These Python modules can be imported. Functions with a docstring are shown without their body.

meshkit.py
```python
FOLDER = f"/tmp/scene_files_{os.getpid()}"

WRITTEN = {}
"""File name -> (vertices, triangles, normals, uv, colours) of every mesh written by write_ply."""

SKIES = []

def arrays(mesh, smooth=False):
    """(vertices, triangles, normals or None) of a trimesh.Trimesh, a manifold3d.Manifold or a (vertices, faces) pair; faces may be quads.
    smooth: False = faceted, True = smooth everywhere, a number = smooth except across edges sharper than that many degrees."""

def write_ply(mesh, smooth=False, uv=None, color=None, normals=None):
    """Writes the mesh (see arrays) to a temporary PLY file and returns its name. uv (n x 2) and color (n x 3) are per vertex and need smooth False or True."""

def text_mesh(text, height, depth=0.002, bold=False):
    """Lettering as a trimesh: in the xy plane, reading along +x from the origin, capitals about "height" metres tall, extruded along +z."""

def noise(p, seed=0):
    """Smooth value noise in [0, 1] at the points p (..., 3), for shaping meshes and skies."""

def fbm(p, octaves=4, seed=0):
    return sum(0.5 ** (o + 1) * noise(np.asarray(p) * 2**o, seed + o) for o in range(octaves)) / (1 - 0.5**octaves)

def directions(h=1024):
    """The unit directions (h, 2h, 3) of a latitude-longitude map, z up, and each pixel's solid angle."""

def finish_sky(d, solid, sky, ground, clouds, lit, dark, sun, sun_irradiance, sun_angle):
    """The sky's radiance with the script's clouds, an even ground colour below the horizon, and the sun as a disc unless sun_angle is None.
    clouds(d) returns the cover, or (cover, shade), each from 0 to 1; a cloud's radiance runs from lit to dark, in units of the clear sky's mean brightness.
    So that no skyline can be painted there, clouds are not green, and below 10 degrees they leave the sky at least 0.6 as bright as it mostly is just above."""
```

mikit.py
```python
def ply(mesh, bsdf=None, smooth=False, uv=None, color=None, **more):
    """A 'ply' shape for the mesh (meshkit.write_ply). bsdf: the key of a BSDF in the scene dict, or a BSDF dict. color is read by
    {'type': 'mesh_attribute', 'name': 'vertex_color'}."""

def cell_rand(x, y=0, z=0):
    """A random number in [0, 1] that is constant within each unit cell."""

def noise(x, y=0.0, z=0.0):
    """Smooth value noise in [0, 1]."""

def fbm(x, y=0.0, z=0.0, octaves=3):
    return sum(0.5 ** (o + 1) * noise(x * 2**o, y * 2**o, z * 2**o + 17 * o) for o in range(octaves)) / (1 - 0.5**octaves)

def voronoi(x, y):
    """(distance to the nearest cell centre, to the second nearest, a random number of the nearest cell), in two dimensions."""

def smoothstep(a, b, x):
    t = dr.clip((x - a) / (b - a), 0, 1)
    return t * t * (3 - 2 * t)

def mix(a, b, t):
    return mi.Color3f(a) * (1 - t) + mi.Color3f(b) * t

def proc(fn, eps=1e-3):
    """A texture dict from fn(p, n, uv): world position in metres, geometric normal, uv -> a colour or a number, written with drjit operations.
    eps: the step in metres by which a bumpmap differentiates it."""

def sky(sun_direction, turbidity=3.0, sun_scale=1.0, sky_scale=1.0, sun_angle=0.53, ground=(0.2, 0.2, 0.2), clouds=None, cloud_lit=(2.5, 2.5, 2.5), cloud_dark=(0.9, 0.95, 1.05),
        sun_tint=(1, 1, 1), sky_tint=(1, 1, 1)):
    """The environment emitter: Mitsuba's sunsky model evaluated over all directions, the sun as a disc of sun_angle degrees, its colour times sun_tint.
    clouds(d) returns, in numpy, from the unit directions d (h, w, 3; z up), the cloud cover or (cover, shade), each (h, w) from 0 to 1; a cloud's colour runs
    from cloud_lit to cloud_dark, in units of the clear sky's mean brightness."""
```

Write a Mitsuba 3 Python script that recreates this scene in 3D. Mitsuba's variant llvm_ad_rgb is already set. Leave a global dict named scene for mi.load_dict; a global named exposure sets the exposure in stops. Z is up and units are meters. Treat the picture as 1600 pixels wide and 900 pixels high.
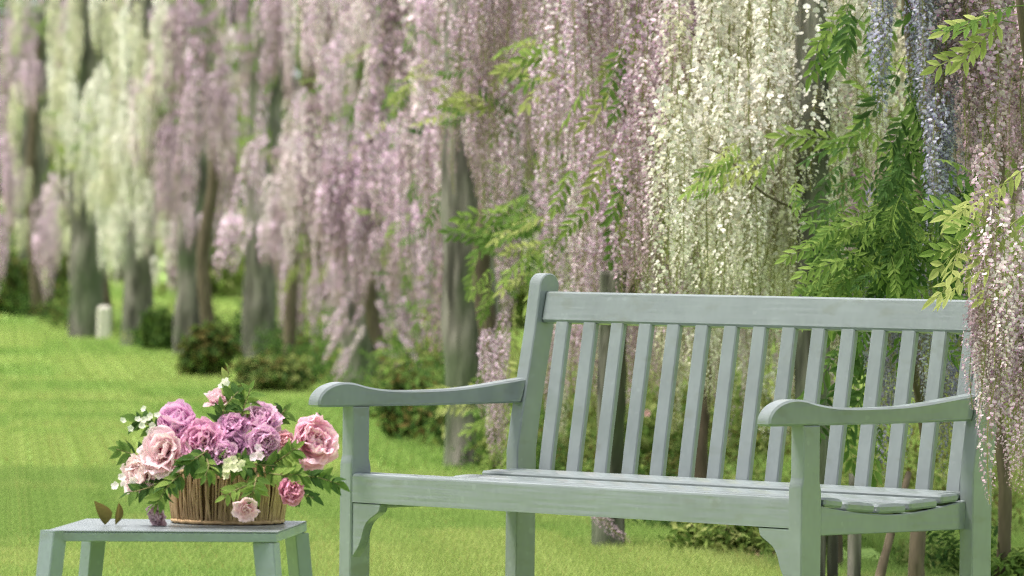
import math, numpy as np, trimesh, drjit as dr, mitsuba as mi, mikit, meshkit
from mikit import proc, noise, fbm, smoothstep, mix
from shapely.geometry import Polygon

# ------------------------------------------------------------------ camera, sky, exposure
F, CAM_H, PITCH, ROLL = 9000.0, 1.0466, 0.0093, 0.0108          # focal length in units of a 1600 pixel wide frame
CP, SP, CR, SR = math.cos(PITCH), math.sin(PITCH), math.cos(ROLL), math.sin(ROLL)
T = mi.ScalarTransform4f
fwd = np.array([0, CP, -SP]); up0 = np.array([0, SP, CP]); right0 = np.array([1.0, 0, 0])
upv = right0 * (-SR) + up0 * CR
eye = np.array([0, 0, CAM_H])
scene, labels = {'type': 'scene'}, {}
scene['camera'] = {'type': 'thinlens', 'fov': math.degrees(2 * math.atan(800 / F)), 'fov_axis': 'x',
                   'aperture_radius': 0.0118, 'focus_distance': 14.0, 'near_clip': 0.1, 'far_clip': 900.0,
                   'to_world': T().look_at(origin=eye.tolist(), target=(eye + fwd).tolist(), up=upv.tolist())}
scene['daylight'] = mikit.sky((-0.95, -0.16, 2.1), turbidity=3, sun_scale=0.3, sun_angle=18, clouds=lambda d: (1.0, 1 - (1 + 2 * d[..., 2]) / 3),   # an even overcast, brightest overhead
                              cloud_lit=(.70, .72, .76), cloud_dark=(.33, .345, .37), sun_tint=(.95, .99, 1.20))
exposure = 4.2


def at(px, py, d):
    """The point d metres in front of the camera that lies on a line of sight."""
    dx, dy = px - 800.0, py - 450.0
    u, v = CR * dx + SR * dy, -SR * dx + CR * dy
    w = fwd + right0 * u / F - up0 * v / F
    return eye + w * (d / w[1])


def on_plane(px, py, z):
    dx, dy = px - 800.0, py - 450.0
    u, v = CR * dx + SR * dy, -SR * dx + CR * dy
    w = fwd + right0 * u / F - up0 * v / F
    return eye + w * ((z - CAM_H) / w[2])


# ------------------------------------------------------------------ helpers
used = {}


def number(name):
    n = used.get(name, 0); used[name] = n + 1
    return name if n == 0 else f'{name}_{n:03d}'


def thing(name, label, cat=None, group=None, kind=None):
    k = number(name)
    labels[k] = {'label': label}
    if cat: labels[k]['category'] = cat
    if group: labels[k]['group'] = group
    if kind: labels[k]['kind'] = kind
    return k


def part(parent, name, shape, label=None, kind=None):
    k = number(parent + '__' + name)
    scene[k] = shape
    if label or kind:
        labels[k] = {}
        if label: labels[k]['label'] = label
        if kind: labels[k]['kind'] = kind
    return k


def ref(b): return {'type': 'ref', 'id': b}


def mat4(R=None, t=(0, 0, 0), s=1.0):
    m = np.eye(4); m[:3, :3] = (np.eye(3) if R is None else R) * s; m[:3, 3] = t
    return T(m)


def rot(axis, a):
    axis = np.asarray(axis, float); axis = axis / np.linalg.norm(axis)
    K = np.array([[0, -axis[2], axis[1]], [axis[2], 0, -axis[0]], [-axis[1], axis[0], 0]])
    return np.eye(3) + math.sin(a) * K + (1 - math.cos(a)) * K @ K


def cat(ms): return trimesh.util.concatenate(ms)


def mesh(v, f): return trimesh.Trimesh(np.asarray(v, float), np.asarray(f, int), process=False)


def cbox(x0, x1, y0, y1, z0, z1, b=0.003, crown=0.0):
    """A box with chamfered edges."""
    p = []
    for sx in (0, 1):
        for sy in (0, 1):
            for sz in (0, 1):
                c = np.array([(x0, x1)[sx], (y0, y1)[sy], (z0, z1)[sz]]); s = np.array([1 - 2 * sx, 1 - 2 * sy, 1 - 2 * sz]) * b
                for k in range(3):
                    q = c + s; q[k] = c[k]; p.append(q)
    for t in (.2, .35, .5, .65, .8) if crown else ():
        for x in (x0 + b, x1 - b): p.append(np.array([x, y0 + (y1 - y0) * t, z1 + crown * (1 - (2 * t - 1) ** 2)]))
    return trimesh.convex.convex_hull(np.array(p))


def prism(poly, a0, a1, b=0.004):
    """Outline (u, v) extruded along a from a0 to a1 with bevelled edges; returns vertices (a, u, v)."""
    P = np.asarray(poly, float)
    if Polygon(P).exterior.is_ccw is False: P = P[::-1]
    prv, nxt = P - np.roll(P, 1, 0), np.roll(P, -1, 0) - P
    nrm = lambda e: np.stack([-e[:, 1], e[:, 0]], 1) / np.maximum(np.linalg.norm(e, axis=1, keepdims=True), 1e-9)
    n1, n2 = nrm(prv), nrm(nxt); m = n1 + n2
    m = m / np.maximum((m * n1).sum(1, keepdims=True), 0.6)
    inn = P + m * b
    n = len(P)
    rings = [(a0, inn), (a0 + b, P), (a1 - b, P), (a1, inn)]
    v = np.vstack([np.column_stack([np.full(n, a), r]) for a, r in rings])
    f = []
    for k in range(3):
        for i in range(n):
            j = (i + 1) % n; o = k * n
            f += [[o + i, o + j, o + n + j], [o + i, o + n + j, o + n + i]]
    vv, ff = trimesh.creation.triangulate_polygon(Polygon(inn), engine='earcut')
    idx = np.array([np.argmin(((inn - q) ** 2).sum(1)) for q in vv])
    tri = idx[ff]
    for t in tri:
        q = inn[t]; ccw = (q[1][0] - q[0][0]) * (q[2][1] - q[0][1]) > (q[1][1] - q[0][1]) * (q[2][0] - q[0][0])
        t = t if ccw else t[::-1]
        f.append(list(t[::-1])); f.append(list(t + 3 * n))
    g = mesh(v, f); g.fix_normals()
    return g


def spline(pts, n):
    """Catmull-Rom through 2D/3D points."""
    P = np.asarray(pts, float); P = np.vstack([2 * P[0] - P[1], P, 2 * P[-1] - P[-2]])
    out = []
    for i in range(1, len(P) - 2):
        for t in np.linspace(0, 1, n, endpoint=False):
            out.append(0.5 * (2 * P[i] + (P[i + 1] - P[i - 1]) * t + (2 * P[i - 1] - 5 * P[i] + 4 * P[i + 1] - P[i + 2]) * t ** 2 + (-P[i - 1] + 3 * P[i] - 3 * P[i + 1] + P[i + 2]) * t ** 3))
    return np.array(out + [P[-2]])


def tube(path, r, sides=8, bump=0.0, seed=0, cap=True):
    path = np.asarray(path, float); n = len(path)
    r = np.broadcast_to(np.asarray(r, float), (n,))
    tg = np.gradient(path, axis=0); tg /= np.maximum(np.linalg.norm(tg, axis=1, keepdims=True), 1e-9)
    ref_ = np.array([0.31, 0.95, 0.1]) if abs(tg[0][2]) > 0.7 else np.array([0, 0, 1.0])
    x = np.cross(ref_, tg); x /= np.maximum(np.linalg.norm(x, axis=1, keepdims=True), 1e-9); y = np.cross(tg, x)
    a = np.arange(sides) * 2 * math.pi / sides
    v = path[:, None] + (x[:, None] * np.cos(a)[None, :, None] + y[:, None] * np.sin(a)[None, :, None]) * r[:, None, None]
    if bump:
        k = meshkit.fbm(v.reshape(-1, 3) * [1, 1, .35] / (np.mean(r) * 0.7), 3, seed).reshape(n, sides)
        v = path[:, None] + (v - path[:, None]) * (1 + bump * (k - .5) * 2)[:, :, None]
    v = v.reshape(-1, 3); f = []
    for i in range(n - 1):
        for j in range(sides):
            k = (j + 1) % sides
            f += [[i * sides + j, i * sides + k, (i + 1) * sides + k], [i * sides + j, (i + 1) * sides + k, (i + 1) * sides + j]]
    if cap:
        v = np.vstack([v, path[0], path[-1]])
        for j in range(sides):
            k = (j + 1) % sides
            f += [[len(v) - 2, k, j], [len(v) - 1, (n - 1) * sides + j, (n - 1) * sides + k]]
    return mesh(v, f)


# ------------------------------------------------------------------ materials
def principled(color, rough=0.5, spec=0.5, bump=None, **kw):
    d = {'type': 'principled', 'base_color': color if isinstance(color, dict) else {'type': 'rgb', 'value': list(color)}, 'roughness': rough, 'specular': spec, **kw}
    if bump:
        fn, scale, eps = bump
        d = {'type': 'bumpmap', 'arbitrary': proc(fn, eps), 'scale': scale, 'bsdf': d}
    return {'type': 'twosided', 'bsdf': d}


def paint(base, seed):
    def col(p, n, uv):
        a = fbm(p.x * 9 + seed, p.y * 9, p.z * 9, 3)
        b = fbm(p.x * 90, p.y * 90, p.z * 30 + seed, 2)
        c = mix([k * .84 for k in base], [k * 1.12 for k in base], a)
        c = c * (0.95 + 0.10 * b)
        worn = smoothstep(0.72, 0.82, fbm(p.x * 34 + 3 * seed, p.y * 34, p.z * 34, 3))
        c = mix(c, [k * 1.18 for k in base], worn * 0.6)
        grime = smoothstep(.60, .80, fbm(p.x * 14 + 9, p.y * 14 + seed, p.z * 22, 4))
        return mix(c, [base[0] * .80, base[1] * .78, base[2] * .66], grime * .55)
    return proc(col)


def grain(p, n, uv):
    return fbm(p.x * 160, p.y * 160, p.z * 420, 2) * 0.6 + fbm(p.x * 25, p.y * 25, p.z * 25, 2) * 0.6


def board_grain(along):
    ct, st = math.cos(.7975), math.sin(.7975)

    def h(p, n, uv):
        lx, ly = p.x * ct - p.y * st, p.x * st + p.y * ct
        k = (7, 130, 130) if along == 'x' else ((130, 130, 7) if along == 'z' else (130, 7, 130))
        g = fbm(lx * k[0], ly * k[1], p.z * k[2], 3)
        return g * .9 + fbm(lx * 18, ly * 18, p.z * 18, 2) * .5
    return h


for w, key in (('x', 'bench_paint'), ('z', 'bench_paint_upright'), ('y', 'bench_paint_across')):
    scene[key] = principled(paint((.156, .188, .190), 1.0), 0.19, 0.5, (board_grain(w), 0.0011, 1.2e-3))
scene['table_paint'] = principled(paint((.150, .195, .20), 5.0), 0.34, 0.5, (grain, 0.0007, 1e-3))
scene['table_top_paint'] = principled(proc(lambda p, n, uv: mix([.115, .140, .146], [.150, .180, .182], fbm(p.x * 7, p.y * 9, 3.0, 3))), 0.34, 0.5)


def bark(p, n, uv):
    a = fbm(p.x * 26, p.y * 26, p.z * 3.5, 4); b = fbm(p.x * 5, p.y * 5, p.z * 2.5, 3)
    c = mix([.045, .045, .037], [.195, .19, .165], smoothstep(.25, .75, a))
    return mix(c, [.075, .105, .055], smoothstep(.45, .75, b) * .7)


def bark_h(p, n, uv): return fbm(p.x * 30, p.y * 30, p.z * 4, 4)


scene['post_wood'] = principled(proc(bark), 0.9, 0.1, (bark_h, 0.02, 2e-3))
scene['vine_wood'] = principled(proc(lambda p, n, uv: mix([.035, .03, .02], [.15, .125, .09], fbm(p.x * 40, p.y * 40, p.z * 9, 3))), 0.9, 0.1)
VC = {'type': 'mesh_attribute', 'name': 'vertex_color'}
scene['blossom'] = {'type': 'principledthin', 'base_color': VC, 'roughness': 0.75, 'diff_trans': 0.75, 'eta': 1.3}
scene['leaf_skin'] = {'type': 'principledthin', 'base_color': VC, 'roughness': 0.5, 'diff_trans': 0.8, 'eta': 1.4}
scene['grass_skin'] = {'type': 'principledthin', 'base_color': VC, 'roughness': 0.6, 'diff_trans': 0.9, 'eta': 1.3}
scene['twig'] = principled((.17, .16, .07), 0.7, 0.2)
scene['dry_cane'] = principled(proc(lambda p, n, uv: mix([.19, .125, .06], [.50, .37, .21], fbm(p.x * 160, p.y * 160, p.z * 22, 3))), 0.7, 0.25)
scene['dark_weave'] = principled((.12, .075, .035), 0.85, 0.1)


def soil_col(p, n, uv):
    g = fbm(p.x * 3, p.y * 1.2, 0, 4); k = fbm(p.x * 30, p.y * 30, 0, 3)
    c = mix([.17, .28, .075], [.25, .37, .11], g)
    soil = mix([.10, .075, .045], [.24, .18, .11], k)
    # bare earth round the feet of the vines behind the bench
    w = smoothstep(1.0, .55, dr.sqrt(dr.square((p.x - .84) / .26) + dr.square((p.y - 18.5) / 1.1)) + .5 * (g - .5))
    return mix(c, soil, w)


scene['lawn_soil'] = principled(proc(soil_col), 0.95, 0.05)

# ------------------------------------------------------------------ ground
g = mesh([[-320, -60, 0], [320, -60, 0], [320, 600, 0], [-320, 600, 0]], [[0, 1, 2], [0, 2, 3]])
scene['lawn'] = mikit.ply(g, 'lawn_soil')
labels['lawn'] = {'label': 'mown green lawn running beside the row of posts', 'kind': 'structure'}


# ------------------------------------------------------------------ rows of posts and the depth of the flower wall
POSTS = [(1262, 17.0, .046, 3.0), (946, 19.0, .045, .93), (733, 25.4, .108, 3.1), (566, 36.0, .115, 3.2), (404, 46.0, .125, 3.3),
         (296, 47.6, .125, 3.3), (212, 50.5, .12, 3.4), (132, 55.0, .15, 3.5), (48, 68.0, .16, 3.6)]
ROW = np.array([(-200, 92), (0, 70), (120, 56), (210, 51), (300, 47), (400, 44.5), (566, 35.5), (733, 25.2), (946, 19.8), (1268, 17.2), (1500, 16.2), (1700, 15.2)])


def row_depth(px): return float(np.interp(px, ROW[:, 0], ROW[:, 1]))


rng = np.random.default_rng(11)
WHERE = ['behind the bench back, among white blossom', 'slim, seen between the back slats of the bench', 'just behind the left arm of the bench',
         'with a raceme hanging in front, left of the bench', 'tall, bare to above the blossom, middle of the row', 'with a dark bush at its foot',
         'third from the far end of the row', 'thick and pale under the far white blossom', 'farthest of the row, at the left edge']
for i, (px, d, r, h) in enumerate(POSTS):
    p = at(px, 700, d)
    n = 60
    z = np.linspace(-.05, h, n)
    lean = rng.normal(0, .012, 2)
    path = np.stack([p[0] + lean[0] * z + .012 * np.sin(z * 2 + i), d + lean[1] * z, z], 1)
    rr = r * 1.06 * (1.06 - .10 * z / h) * (1 + .05 * np.exp(-np.maximum(z, 0) / .10)) * (1 + .04 * np.sin(z * 4.1 + i * 2) + .03 * np.sin(z * 9.7 + i))
    k = thing('wooden_post', f'weathered grey wooden post {WHERE[i]}', 'post', 'posts along the wisteria row')
    scene[k] = mikit.ply(tube(path, rr, 26, .17, i), 'post_wood', smooth=True)

# ------------------------------------------------------------------ garden bench
B = dict(bx=-0.438, by=14.7898, th=0.7975)
BR_ = np.array([[math.cos(B['th']), math.sin(B['th']), 0], [-math.sin(B['th']), math.cos(B['th']), 0], [0, 0, 1]])


def bench_shape(m, key='bench_paint', smooth=30):
    m = m.copy(); m.vertices = m.vertices @ BR_.T + [B['bx'], B['by'], 0]
    return mikit.ply(m, key, smooth=smooth)


bench = thing('garden_bench', 'sage green painted wooden garden bench with slatted back and scrolled arms', 'bench')
WX, WF, WB, DL, DD, WY = .0440, 1.6168, 1.6330, .0067, .589, .0705
for x0 in (0.0, WF - WX):
    prof = [(0, 0), (WY, 0), (WY, .445), (.064, .468), (.064, .6005), (.0065, .6005), (.0065, .4775), (.004, .469), (0, .452)]
    part(bench, 'front_leg', bench_shape(prism(prof, x0, x0 + WX, .003), 'bench_paint_upright'))
for x0 in (DL, DL + WB - WX):
    top = [(.6695 + .0335 - .036 * math.cos(a), .912 + .033 * math.sin(a)) for a in np.linspace(0, math.pi, 11)]
    prof = [(DD, 0), (DD, .478)] + [(.6045, .572), (.6260, .680), (.6480, .790)] + top + [(.718, .79), (.6945, .68), (.6745, .572), (.6605, .478), (.6600, 0)]
    part(bench, 'back_leg', bench_shape(prism(prof, x0, x0 + WX, .003), 'bench_paint_upright'))
toparm = spline([(-.114, .606), (-.1125, .620), (-.103, .635), (-.082, .650), (-.052, .660), (-.022, .6635), (.012, .661), (.055, .652), (.11, .6445), (.19, .6405), (.29, .6405), (.38, .6435), (.47, .651), (.56, .661), (.632, .669)], 4)
for x0, sh in ((0.0, 0.0), (WF - WX, 0.010)):
    xb = x0 + sh
    n = len(toparm); verts = []
    prof = list(map(tuple, toparm)) + [(.6095, .6040), (.55, .6025), (.30, .6005), (-.106, .6005)]
    part(bench, 'arm', bench_shape(prism(prof, x0 - .0005, x0 + WX + .0005, .005), 'bench_paint_across'))
# front rail with a rounded nose
prof = [(.0045, .356), (.0045, .4215), (.0075, .4275), (.013, .430), (.030, .430), (.034, .426), (.034, .356)]
part(bench, 'front_rail', bench_shape(prism(prof, WX - .001, WF - WX + .001, .001)))
part(bench, 'back_rail', bench_shape(cbox(DL + WX - .001, DL + WB - WX + .001, .600, .632, .352, .418)))
# side rails with a dished top edge
for x0, xs in ((.008, DL + .012), (WF - .046 + .004, DL + WB - .042 + .002)):
    ys = np.linspace(.0695, .5905, 12)
    dish = lambda y: .4120 - .029 * np.sin(np.pi * np.clip((y - .045) / .56, 0, 1)) ** 1.1
    prof = [(y, dish(y) - .0005) for y in ys][::-1] + [(.0695, .3385), (.5905, .3385)]
    part(bench, 'side_rail', bench_shape(prism(prof, x0, x0 + .040, .002), 'bench_paint_across'))
# seat slats
edges = np.linspace(.039, .610, 6)
for i in range(5):
    y0, y1 = edges[i] + .006, edges[i + 1] - .008
    dip = lambda y: .4135 - .029 * math.sin(math.pi * min(max((y - .045) / .56, 0), 1)) ** 1.1
    z0, z1 = dip(y0), dip(y1)
    ang = math.atan2(z1 - z0, y1 - y0) * (.45 if i > 1 else .7)
    w = math.hypot(y1 - y0, z1 - z0)
    z0 = (z0 + z1) / 2 - math.sin(ang) * w / 2 + (.0015 if i > 2 else 0)
    xa, xb = (WX + .002, WF - WX - .002) if i == 0 else (.004, WF - .001)
    if i in (4,): xa, xb = DL + WX + .002, DL + WB - WX - .002
    if i == 0: xa, xb, y0 = WX + .002, WF - WX - .002, y0
    if i == 0:
        m = cbox(xa, xb, 0, w, 0, .0205, .005, .0028)
        m2 = cbox(.004, WF - .0005, .036, w, 0.0003, .0202, .005, .0028)
        m = cat([m, m2])
    elif i == 4:
        m = cbox(.004, WF - .0005, 0, .062, 0, .0205, .005)
        m2 = cbox(xa, xb, 0.0004, w, 0.0003, .0202, .005, .0028)
        m = cat([m, m2])
    else:
        m = cbox(xa, xb, 0, w, 0, .0205, .005, .0028)
    v = m.vertices.copy(); c, s = math.cos(ang), math.sin(ang)
    m.vertices = np.stack([v[:, 0], y0 + v[:, 1] * c - v[:, 2] * s, z0 + v[:, 1] * s + v[:, 2] * c], 1)
    part(bench, 'seat_slat', bench_shape(m))
# head rail: tilted board with rounded edges
lean = math.atan2(.6875 - .6708, .8983 - .8175)
def tilt(m, y, z, a):
    v = m.vertices.copy(); c, s = math.cos(a), math.sin(a)
    m.vertices = np.stack([v[:, 0], y + v[:, 1] * c + v[:, 2] * s, z - v[:, 1] * s + v[:, 2] * c], 1); return m
part(bench, 'head_rail', bench_shape(tilt(cbox(DL + WX - .002, DL + WB - WX + .002, 0, .034, 0, .0826, .006), .6708, .8175, lean)))
# fifteen back slats, straight above and bending upright towards the seat
x_in0, x_in1 = DL + WX, DL + WB - WX
pitch_ = (x_in1 - x_in0 + .054) / 15.5
cur = spline([(.6115, .405), (.6245, .50), (.6400, .60), (.6555, .70), (.6745, .8185)], 3)
for i in range(15):
    xc = x_in0 + .0745 + (x_in1 - x_in0 - .1205) * i / 14
    prof = [tuple(q) for q in cur] + [(q[0] + .0185, q[1]) for q in cur[::-1]]
    part(bench, 'back_slat', bench_shape(prism(prof, xc - .0235, xc + .0235, .0035), 'bench_paint_upright'))
# shaped brackets below the front rail
bk = spline([(.105, .3545), (.099, .336), (.084, .325), (.068, .316), (.052, .303), (.041, .283), (.034, .262), (.022, .240), (.004, .218)], 3)
prof = [(0.0, .3545)] + [tuple(q) for q in bk] + [(0.0, .214)]
for side in (0, 1):
    m = prism(prof, 0.007, 0.036, .002)          # vertices (a=y, u=x, v=z)
    v = m.vertices; x = WX - .001 + v[:, 1] if side == 0 else WF - WX + .001 - v[:, 1]
    m = mesh(np.stack([x, v[:, 0], v[:, 2]], 1), m.faces); m.fix_normals()
    part(bench, 'bracket', bench_shape(m))
for yb in (.12, .40):      # cross bearers below the slats
    pass

# ------------------------------------------------------------------ low side table
ZT = .42
tab = thing('side_table', 'small low grey green side table with splayed legs, under the flower basket', 'table')
C = [on_plane(px, py, ZT) for px, py in ((72, 828.5), (433, 830.5), (480, 814), (134, 810))]
C2 = np.array([c[:2] for c in C])
def plate(c2, z0, z1, b):
    ctr = c2.mean(0); pts = []
    for q in c2:
        e = (ctr - q) / np.linalg.norm(ctr - q)
        pts += [[*q, z0 + b], [*q, z1 - b], [*(q + e * b * 1.4), z0], [*(q + e * b * 1.4), z1]]
    return trimesh.convex.convex_hull(np.array(pts))
part(tab, 'table_top', mikit.ply(plate(C2, ZT - .0035, ZT, .0025), 'table_top_paint', smooth=30))
ctr = C2.mean(0)
part(tab, 'apron', mikit.ply(plate(C2 + (ctr - C2) * .004, ZT - .023, ZT - .0036, .0015), 'table_paint', smooth=30))
for (q, size, ang, inset) in ((C2[0], (.044, .040), 43, .0215), (C2[3], (.036, .042), 47, .032), (C2[1], (.047, .040), 17, .034), (C2[2], (.058, .034), 62, .030)):
    e = (ctr - q) / np.linalg.norm(ctr - q)
    topc = q + e * inset; a = math.radians(ang)
    ux, uy = np.array([math.cos(a), -math.sin(a)]), np.array([math.sin(a), math.cos(a)])
    pts = []
    out = -e * .055
    for z, o, k in ((ZT - .0004 if inset < .022 else ZT - .0245, 0, 1.0), (0, 1, .85)):
        for sx, sy in ((-1, -1), (1, -1), (1, 1), (-1, 1)):
            for bx, by in ((.9, 1), (1, .9)):
                w = topc + out * o + ux * sx * size[0] / 2 * k * bx + uy * sy * size[1] / 2 * k * by
                pts.append([*w, z])
    part(tab, 'leg', mikit.ply(trimesh.convex.convex_hull(np.array(pts)), 'table_paint', smooth=30))

# ------------------------------------------------------------------ flower basket
bc = on_plane(356, 817.0, ZT)[:2]
bk_ = thing('flower_basket', 'round brown twig basket packed with flowers on the low table', 'basket')
RB, HB = .125, .122
def brad(z):
    t = np.clip(z / HB, 0, 1)
    return RB * (.93 + .085 * np.sin(t * math.pi * .62))
rb = np.random.default_rng(5)
ms = []
N = 185
for i in range(N):
    a = 2 * math.pi * i / N + rb.normal(0, .006)
    z = np.linspace(.004, HB + rb.uniform(-.006, .006), 7)
    r = brad(z) + rb.normal(0, .0016)
    aa = a + np.linspace(0, rb.normal(0, .045), 7) + rb.normal(0, .007, 7)
    path = np.stack([bc[0] + r * np.cos(aa), bc[1] + r * np.sin(aa), ZT + z], 1)
    ms.append(tube(path, rb.uniform(.0019, .0032), 6))
part(bk_, 'wicker', mikit.ply(cat(ms), 'dry_cane', smooth=True), kind='stuff')
for z, rr in ((.006, .0042), (HB * .93, .0035)):
    a = np.linspace(0, 2 * math.pi, 60)
    path = np.stack([bc[0] + (brad(z) + .002) * np.cos(a), bc[1] + (brad(z) + .002) * np.sin(a), ZT + z + .0008 * np.sin(a * 21)], 1)
    part(bk_, 'hoop', mikit.ply(tube(path, rr, 7), 'dry_cane', smooth=True))
a = np.linspace(0, 2 * math.pi, 49)[:-1]
v = np.vstack([[bc[0] + (brad(z) - .004) * np.cos(t), bc[1] + (brad(z) - .004) * np.sin(t), ZT + z] for z in (.003, .03, .06, .085, .1) for t in a])
f = []
for k in range(4):
    for j in range(48):
        l = (j + 1) % 48; f += [[k * 48 + j, k * 48 + l, k * 48 + 48 + l], [k * 48 + j, k * 48 + 48 + l, k * 48 + 48 + j]]
v = np.vstack([v, [bc[0], bc[1], ZT + .003], [bc[0], bc[1], ZT + .1]])
for j in range(48):
    l = (j + 1) % 48; f += [[len(v) - 2, l, j], [len(v) - 1, 192 + j, 192 + l]]
part(bk_, 'lining', mikit.ply(mesh(v, f), 'dark_weave'))


def petal_mesh(L, W, phi0, phi1, cup, ruffle, seed, inner, outer, nv=8, nu=9):
    v_, u_ = np.meshgrid(np.linspace(0, 1, nv), np.linspace(-1, 1, nu), indexing='ij')
    phi = np.radians(phi0 + (phi1 - phi0) * np.linspace(0, 1, nv))
    ds = L / (nv - 1)
    r = np.concatenate([[0], np.cumsum(np.cos(phi[:-1]) * ds)]); h = np.concatenate([[0], np.cumsum(np.sin(phi[:-1]) * ds)])
    wid = W * np.sin(np.pi * (.10 + .70 * np.linspace(0, 1, nv) ** .8)) ** .8
    wid[-1] *= .88
    X = u_ * wid[:, None]
    nrm = np.stack([-np.sin(phi), np.cos(phi)], 1)
    off = cup * (u_ ** 2) * wid[:, None]
    nz = meshkit.fbm(np.stack([u_ * 2.2 + seed, v_ * 2.4, 0 * u_ + seed * 1.7], -1), 3, seed) - .5
    off = off + ruffle * nz * (v_ ** 1.5) * L * 1.6
    edge = (meshkit.noise(np.stack([u_ * 3.1 + seed, 0 * v_ + 7, 0 * u_], -1), seed) - .5) * .16 * L * (v_ ** 3) - .10 * L * (u_ ** 2) * v_ ** 2
    R = r[:, None] + nrm[:, :1] * off + np.cos(phi)[:, None] * edge
    H = h[:, None] + nrm[:, 1:] * off + np.sin(phi)[:, None] * edge
    P = np.stack([R, X, H], -1).reshape(-1, 3)
    f = []
    for i in range(nv - 1):
        for j in range(nu - 1):
            a = i * nu + j; f += [[a, a + 1, a + nu + 1], [a, a + nu + 1, a + nu]]
    t = (v_ ** 1.1)[..., None] * (.9 + .2 * nz[..., None])
    col = np.asarray(inner) * (1 - t) + np.asarray(outer) * t
    vein = 1 - .06 * np.cos(u_ * 22)[..., None]
    return mesh(P, f), np.clip(col * vein, 0, 1).reshape(-1, 3)


def face_to(axis):
    """Rotation that takes +z to the axis."""
    a = np.asarray(axis, float); a /= np.linalg.norm(a)
    c = np.cross([0, 0, 1], a); s = np.linalg.norm(c)
    return np.eye(3) if s < 1e-6 else rot(c / s, math.atan2(s, a[2]))


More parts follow.
